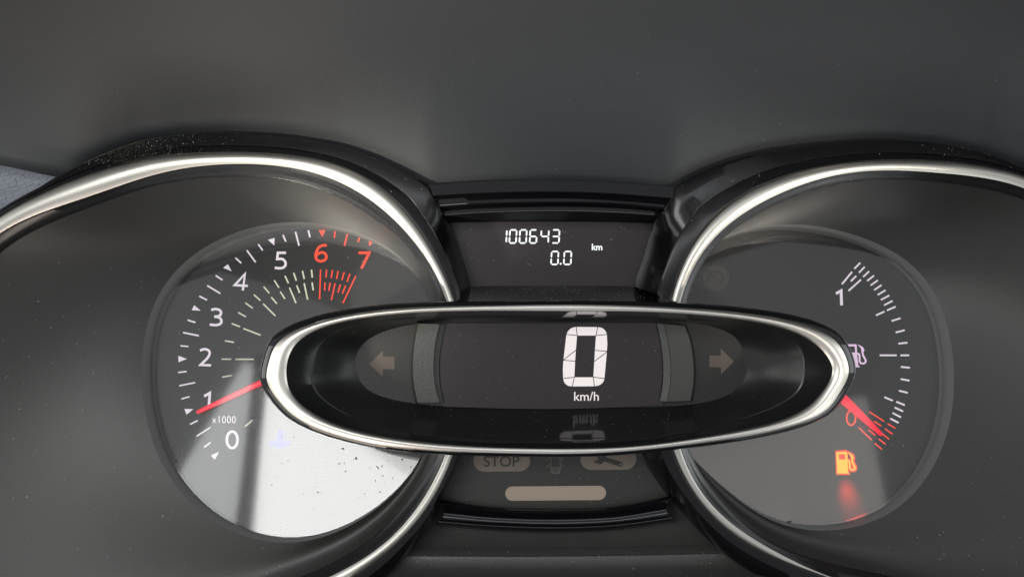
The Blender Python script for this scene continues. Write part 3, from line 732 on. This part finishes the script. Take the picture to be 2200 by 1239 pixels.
v, f = text_geo('STOP', (1039, 978.5, 1116, 1002), wpl, 0.16, bold=0.012, spacing=1.0); mesh_obj('lettering', v, f, M['pill_ink'], stop, smooth=False)
svc = part_prism('service_lamp', capsule(1247, 962, 1367, 1008.5, 0.006), M['pill_dark'], wp, wpl)
cw = crop(1000, 960, 5.5)
wr = [(1490, 105), (1560, 118), (1572, 150), (1515, 158), (1525, 178), (1580, 202), (1605, 198), (1630, 172), (1665, 172), (1830, 232), (1858, 225), (1868, 195), (1850, 172), (1690, 128), (1650, 110), (1640, 85), (1580, 70), (1500, 85)]
v, f = prism([cw(*p) for p in wr], wpl, 0.05, 0.1, holes=[[cw(*p) for p in ell(1838, 202, 16, 16, 12)]]); mesh_obj('spanner_symbol', v, f, M['pill_ink'], svc, smooth=False)
part_prism('blank_lamp', capsule(1085.5, 1043.5, 1302, 1074, 0.008), M['pill'], wp, wpl)
gs = [stroke([cw(*p) for p in q], 2.4, wpl, 0.08, base=0.01*i) for i, q in enumerate((
      [(1008, 240), (1008, 130), (1030, 112), (1100, 112), (1120, 130), (1120, 240)], [(1000, 240), (1130, 240)], [(1008, 245), (1018, 300), (1035, 308), (1095, 308), (1112, 300), (1122, 245)], [(1025, 262), (1025, 290), (1105, 290), (1105, 262), (1025, 262)],
      [(1000, 112), (950, 150)], [(1130, 112), (1165, 155)], [(1000, 200), (945, 240)], [(1130, 200), (1170, 235)]))]
gs.append(prism([cw(*p) for p in [(1022, 148), (1108, 148), (1112, 195), (1100, 228), (1030, 228), (1018, 195)]], wpl, 0.05))
v, f = geo_merge(gs[:-1]); mesh_obj('door_open_lamp', v, f, M['ghost'], wp, smooth=False)
specks(wpan, 170, 0.04, 0.2, M['dust'], wp, (950, 975, 1430, 1094), weight=lambda x, y: 1 if y > 1066 else 0.3)

# ================================================================== speedometer pod
pod = thing('speedometer', 'almond shaped central pod with silver rim showing a digital 0 km/h', 'gauge')
PI = fourier([(616.5, 789), (626, 751), (667.5, 716), (731, 692), (827, 678), (954, 669), (1100, 667), (1240, 667.5), (616.5, 821), (645, 866), (699, 901), (779, 926.5), (859, 942), (986, 956), (1110, 962.5), (1240, 964), (1431, 672), (1559, 682.6), (1654, 697), (1718, 719), (1763, 748), (1787, 786), (1785, 812), (1763, 847), (1731, 875.5), (1680, 901), (1591, 923), (1463, 945.6), (1350, 959)], PC, 12, 320, 2e-7, PR0)
PRD = fourier([(672, 790), (680, 834), (731, 882), (827, 912), (1000, 932), (1200, 940), (1400, 932), (1560, 905), (1667, 872), (1706, 842), (1726, 786), (1696, 729), (1640, 706), (1550, 692), (1400, 684), (1200, 681.5), (1000, 683), (850, 688), (800, 692), (744, 706), (693, 738), (1100, 682), (1300, 682.5), (1718, 750), (1723, 815)], PC, 8, 320, 2e-5, PR0)
PB = fourier([(763, 790), (769, 757), (811, 719), (860, 701), (900, 693), (1000, 689.5), (1200, 688), (1400, 690), (1490, 692), (1527, 698), (1575, 726), (1600, 773), (1590, 825), (1560, 850), (1500, 866), (1400, 873), (1200, 877), (1000, 873), (887, 866), (840, 857), (795, 838), (1100, 688.5), (1300, 688.5), (1100, 876), (1300, 876)], PC, 8, 320, 4e-5, (418, 94))
PLIP = np.stack([PC[0]+(PO[:, 0]-PC[0])*(1+15/625), np.where(PO[:, 1] < PC[1], PO[:, 1]-9-0*PO[:, 1], PO[:, 1]+7)], 1)
kx = np.clip(np.abs(PO[:, 0]-PC[0])/625, 0, 1)
PLIP[:, 1] = PO[:, 1]+(PO[:, 1]-PC[1])/160*np.where(PO[:, 1] < PC[1], 9.5+8*kx*kx, 7.5)
Y0 = -22
rows = []
for k in range(13):
    t = k/12
    rows.append([P(a[0]+(b[0]-a[0])*t, a[1]+(b[1]-a[1])*t, Y0-min(1.5, 0.22*np.hypot(*(a-b))*0.144)*math.sin(math.pi*t)**0.85) for a, b in zip(PO, PI)])
v, f = loft(rows); prim = mesh_obj('rim', v, f, M['pod_silver'], pod)
# black shell behind the rim
rows = [[P(a[0], a[1], Y0+2) for a in PO], [P(a[0]+(b[0]-a[0])*.05, a[1]+(b[1]-a[1])*.05, Y0+0.6) for a, b in zip(PO, PLIP)], [P(a[0]+(b[0]-a[0])*.7, a[1]+(b[1]-a[1])*.7, Y0+1.2) for a, b in zip(PO, PLIP)], [P(b[0], b[1], Y0+3.0) for b in PLIP]]
lip = [P(b[0], b[1], Y0+3.0) for b in PLIP]; cen = np.mean(lip, axis=0)
for sc, y in ((0.997, Y0+8), (0.985, Y0+18), (0.96, Y0+34), (0.93, Y0+50)):
    rows.append([np.array([cen[0]+(p[0]-cen[0])*sc, y, cen[2]+(p[2]-cen[2])*sc]) for p in lip])
v, f = loft(rows); shellp = mesh_obj('shell', v, f, M['gloss'], pod, sharp=60)
# inner bowl: gloss wall to a ridge, then a smooth funnel to the back plate
def bowl_material():
    m, nt, b = nodemat('pod_bowl_black_plastic')
    b.inputs['Base Color'].default_value = (0.015, 0.0155, 0.0155, 1)
    geo = nt.nodes.new('ShaderNodeTexCoord'); sx = nt.nodes.new('ShaderNodeSeparateXYZ'); nt.links.new(geo.outputs['Object'], sx.inputs[0])
    ad = nt.nodes.new('ShaderNodeMath'); ad.operation = 'SUBTRACT'; ad.inputs[1].default_value = 0.0135; nt.links.new(sx.outputs['X'], ad.inputs[0])
    ab = nt.nodes.new('ShaderNodeMath'); ab.operation = 'ABSOLUTE'; nt.links.new(ad.outputs[0], ab.inputs[0])
    mr = nt.nodes.new('ShaderNodeMapRange'); mr.inputs[1].default_value = 0.032; mr.inputs[2].default_value = 0.062; mr.inputs[3].default_value = 0.10; mr.inputs[4].default_value = 0.33
    nt.links.new(ab.outputs[0], mr.inputs[0]); nt.links.new(mr.outputs[0], b.inputs['Roughness'])
    return m
M['bowl'] = bowl_material()
rows = [[P(a[0], a[1], Y0+0.5) for a in PI]]
for t, y in ((0.04, Y0+2.0), (0.5, Y0+8), (0.93, Y0+12.2), (1.0, Y0+12.4)):
    rows.append([P(a[0]+(b[0]-a[0])*t, a[1]+(b[1]-a[1])*t, y) for a, b in zip(PI, PRD)])
v, f = loft(rows); mesh_obj('bowl_rim', v, f, M['bowl'], pod, sharp=40)
PRp = [P(a[0], a[1], Y0+12.4) for a in PRD]; PBp0 = [P(a[0], a[1], 4.0) for a in PB]
# match the two outlines by angle round the pod
rows = []
for t, e in ((0, 0), (0.02, 0.0), (0.25, 0.5), (0.5, .8), (0.75, .7), (1.0, 0)):
    rows.append([a+(b-a)*t+np.array([0, 1, 0])*2.0*e for a, b in zip(PRp, PBp0)])
v, f = loft(rows); bowl = mesh_obj('bowl', v, f, M['bowl'], pod)
cB = np.mean(PBp0, axis=0); n = len(PBp0)
v = [cB]+PBp0; f = [(0, 1+j, 1+(j+1) % n) for j in range(n)]
plate = mesh_obj('back_plate', v, f, M['pane'], pod, smooth=False)
bpl = flat(4.0)
a6 = crop(540, 630, 3.137); a7 = crop(1240, 630, 3.137)
part_prism('arrow_lamp', [a6(*p) for p in [(795, 475), (887, 385), (887, 425), (965, 425), (965, 510), (887, 510), (885, 560)]], M['arrow'], pod, bpl, 0.06)['label'] = 'unlit left turn arrow'
part_prism('arrow_lamp', [a7(*p) for p in [(1055, 458), (968, 370), (967, 418), (892, 418), (892, 496), (970, 498), (970, 545)]], M['arrow'], pod, bpl, 0.06)['label'] = 'unlit right turn arrow'
# display and its two grey brackets
spl = flat(2.6)
left_e = catmull([(955, 694), (946, 735), (941, 782), (944, 830), (953, 873)], 5)
right_e = catmull([(1425, 870), (1427, 830), (1430, 780), (1425, 735), (1413, 693)], 5)
bot_e = catmull([(953, 873), (1070, 876.5), (1193, 878), (1310, 875), (1425, 870)], 5)[1:-1]
v, f = prism([tuple(p) for p in left_e]+[tuple(p) for p in bot_e]+[tuple(p) for p in right_e], spl, 1.0, -1.0)
pscr = mesh_obj('screen', v, f, M['lcd'], pod, smooth=False)
def bracket(cols, lbl):
    rows = [[P(q[0], q[1], y) for q in resample(catmull(pts, 6), 24)] for pts, y in cols]
    v, f = loft(rows, closed=False); o = mesh_obj('bracket', v, f, M['bracket'], pod, sharp=40); return o
bracket([([(893, 692), (886, 735), (882, 782), (884, 825), (892, 868)], 4.6), ([(897, 694), (889, 735), (885, 782), (887, 825), (895, 864)], 0.8), ([(899, 695), (891, 735), (887.5, 782), (889.5, 825), (897, 864)], 0.2),
         ([(944, 696), (935, 735), (931, 782), (934, 825), (944, 864)], 0.0), ([(946, 696), (937, 735), (933, 782), (936, 825), (946, 865)], 0.5), ([(956, 696), (948, 735), (942.5, 782), (945.5, 830), (954, 868)], 1.5)], '')
bracket([([(1411, 694), (1420, 735), (1425, 782), (1424, 825), (1418, 860)], 1.5), ([(1426, 696), (1435, 735), (1440, 782), (1439, 825), (1432, 862)], 0.5), ([(1428, 696), (1437, 735), (1442, 782), (1441, 825), (1434, 862)], 0.0),
         ([(1471, 700), (1483, 735), (1489.5, 782), (1489, 825), (1483, 860)], 0.2), ([(1473, 700), (1485, 735), (1491.5, 782), (1491, 825), (1485, 860)], 0.8), ([(1476, 699), (1488, 735), (1495, 782), (1494, 825), (1488, 863)], 4.6)], '')
# big 0 cut into lcd segments by thin gaps
cz = crop(1180, 660, 5.632)
outer = [(330, 236), (585, 239)]+[tuple(p) for p in catmull([(585, 239), (640, 250), (682, 288), (697, 328)], 5)[1:]]+[(703, 440), (697, 540), (668, 860)]+[tuple(p) for p in catmull([(668, 860), (650, 905), (605, 940), (545, 953)], 5)[1:]]+[(280, 955)]+[tuple(p) for p in catmull([(280, 955), (225, 945), (185, 910), (168, 860)], 5)[1:]]+[(165, 740), (172, 635), (208, 328)]+[tuple(p) for p in catmull([(208, 328), (230, 285), (275, 248), (330, 236)], 5)[1:-1]]
inner = [(336, 340), (566, 340), (553, 520), (546, 650), (534, 845), (304, 845), (313, 650), (322, 520)]
v, f = prism([cz(*p) for p in outer], spl, 0.06, holes=[[cz(*p) for p in inner]])
big = mesh_obj('digit', v, f, M['lcd_white'], pscr, smooth=False)
gs = []
for i, q in enumerate(([(328, 233), (338, 343)], [(206, 327), (336, 340)], [(586, 236), (566, 343)], [(699, 327), (564, 340)], [(555, 519), (700, 530)], [(546, 652), (700, 538)], [(324, 517), (170, 636)], [(314, 651), (170, 637)], [(302, 843), (166, 860)], [(304, 843), (278, 958)], [(532, 843), (671, 859)], [(534, 843), (546, 956)])):
    gs.append(stroke([cz(*p) for p in q], 1.5, spl, 0.03, base=0.06+0.002*i))
v, f = geo_merge(gs); mesh_obj('segment_gap', v, f, M['seg_line'], pscr, smooth=False)
v, f = text_geo('km/h', (1233.5, 841, 1286.5, 860.5), spl, 0.06, bold=0.004); mesh_obj('lettering', v, f, M['lcd_white'], pscr, smooth=False)
specks(bowl, 330, 0.035, 0.15, M['dust'], pod, (680, 690, 1720, 960), fibres=22)
specks(pscr, 70, 0.04, 0.16, M['dust'], pod, (950, 690, 1425, 870), fibres=26)
specks(plate, 260, 0.03, 0.12, M['dust'], pod, (765, 800, 1600, 868), weight=lambda x, y: max(0.05, (y-800)/68)**2)

# ================================================================== lamps: window daylight round the driver, and added fills and spots
def mirror(px, py, plane):
    p = PPl(px, py, plane, -3.0); d = ray(px, py); d = d/np.linalg.norm(d); n = plane[1]
    up = np.array([0, 0, 1.0])-n*n[2]; up /= np.linalg.norm(up)
    n = n-up*(2*LENS_BOW/55**2)*np.dot(p-plane[0], up); n /= np.linalg.norm(n)
    return p, d-2*np.dot(d, n)*n
def lamp_from_pixels(name, quad, plane, dist, radiance, color):
    """window placed where the gauge glass mirrors it: quad = (left-top, right-top, right-bottom, left-bottom) pixels"""
    ms = [mirror(px, py, plane) for px, py in quad]
    dm = np.mean([m[1] for m in ms], axis=0); dm /= np.linalg.norm(dm); pm = np.mean([m[0] for m in ms], axis=0)
    c = pm+dm*dist
    pts = [m[0]+m[1]*np.dot(c-m[0], dm)/np.dot(m[1], dm) for m in ms]
    e1 = ((pts[1]-pts[0])+(pts[2]-pts[3]))/2; e2 = ((pts[3]-pts[0])+(pts[2]-pts[1]))/2
    sx = np.linalg.norm(e1); sy = np.linalg.norm(e2)
    X = e1/sx; Y = e2-np.dot(e2, X)*X; Y /= np.linalg.norm(Y); Z = np.cross(X, Y)
    if np.dot(Z, dm) < 0: X = -X; Z = np.cross(X, Y)
    from mathutils import Matrix
    l = bpy.data.lights.new(name, 'AREA'); l.shape = 'RECTANGLE'; l.size = sx*MM; l.size_y = sy*MM
    l.energy = radiance*math.pi*sx*sy*MM*MM; l.color = color
    o = bpy.data.objects.new(name, l); COL.objects.link(o)
    cc = np.mean(pts, axis=0)*MM
    m = Matrix(((X[0], Y[0], Z[0], cc[0]), (X[1], Y[1], Z[1], cc[1]), (X[2], Y[2], Z[2], cc[2]), (0, 0, 0, 1)))
    o.matrix_world = m
    print(name, cc.round(3), round(sx), round(sy))
    return o
lamp_from_pixels('rear_side_window', [(582, 790), (1000, 790), (980, 1210), (530, 1210)], planeL, 800, 7.6, (1.0, 0.985, 0.97))
lamp_from_pixels('door_window', [(535, 782), (980, 1090), (795, 1355), (350, 1045)], planeL, 1300, 4.6, (0.97, 1.0, 0.98))
pil = thing('door_pillar', 'dark upright door pillar beside the bright side window mirrored in the left gauge', 'pillar')
v = []
for dist in (795, 840):
    for px, py in ((546, 760), (580, 760), (526, 1240), (491, 1240)):
        p, d = mirror(px, py, planeL); v.append(p+d*dist)
mesh_obj('post', v, [(0, 1, 2, 3), (7, 6, 5, 4), (0, 4, 5, 1), (1, 5, 6, 2), (2, 6, 7, 3), (3, 7, 4, 0)], M['semi'], pil, smooth=False)
lamp_from_pixels('passenger_window', [(1440, 870), (1842, 890), (1938, 1115), (1500, 1230)], planeR, 900, 1.5, (1.0, 0.95, 0.9))
area('low_left_fill', (-470, -210, -430), (-90, -20, 50), 360, 360, 2.0, (1.0, 0.97, 0.86))  # added low fill for the hood's left side and the funnel tops
area('low_right_fill', (520, -210, -430), (110, -20, 50), 360, 360, 1.9, (0.97, 1.0, 0.96))  # added matching fill on the right
best = None
for pl in hood.data.polygons:
    c_ = np.array(pl.center)/MM; dd = c_-CAM
    e = math.hypot(PXC+dd[0]/dd[1]*F-540, PYC-dd[2]/dd[1]*F-100)
    if best is None or e < best[0]: best = (e, c_, np.array(pl.normal))
_d = (best[1]-CAM)/np.linalg.norm(best[1]-CAM); _r = _d-2*np.dot(_d, best[2])*best[2]
area('hood_warm_fill', best[1]+_r*380, best[1], 170, 140, 5.0, (1.0, 0.84, 0.72))  # added warm lamp, set where the hood mirrors it as a soft patch
area('rear_glass', (0, -1600, 500), (0, 0, 0), 780, 130, 6.0, (0.96, 0.98, 1.0))
area('left_window', (-800, -140, 30), (0, 0, 0), 420, 360, 2.8, (1.0, 1.0, 0.95))
area('pod_rim_fill', (-330, -1050, -85), (-80, 0, -25), 190, 240, 6.0, (1.0, 1.0, 0.93))  # added lamp that whitens the left end of the pod rim
area('right_window', (800, -140, 30), (0, 0, 0), 420, 360, 2.2, (0.95, 1.0, 1.0))
area('windscreen_glow', (-260, 160, 330), (-170, 20, 40), 200, 120, 9.0, (0.85, 0.92, 1.0))
def beam(name, src, px, py, y, cone, irr, color):
    """added soft spot that brightens the upper inside of a dial"""
    t = P(px, py, y); d = np.linalg.norm(t-np.array(src))*MM
    l = bpy.data.lights.new(name, 'SPOT'); l.energy = 4*math.pi*irr*d*d; l.color = color
    l.spot_size = math.radians(cone); l.spot_blend = 1.0; l.shadow_soft_size = 0.03
    o = bpy.data.objects.new(name, l); COL.objects.link(o)
    o.location = Vector(src)*MM; o.rotation_euler = Vector(t-np.array(src)).to_track_quat('-Z', 'Y').to_euler()
beam('left_dial_spot', (-330, -340, -120), 800, 480, 20, 11, 9.0, (1.0, 0.93, 0.78))  # added warm glow at the upper right of the left dial
beam('right_dial_spot', (330, -340, -120), 1620, 490, 20, 10, 4.0, (1.0, 0.9, 0.78))  # added weaker glow at the upper left of the right dial
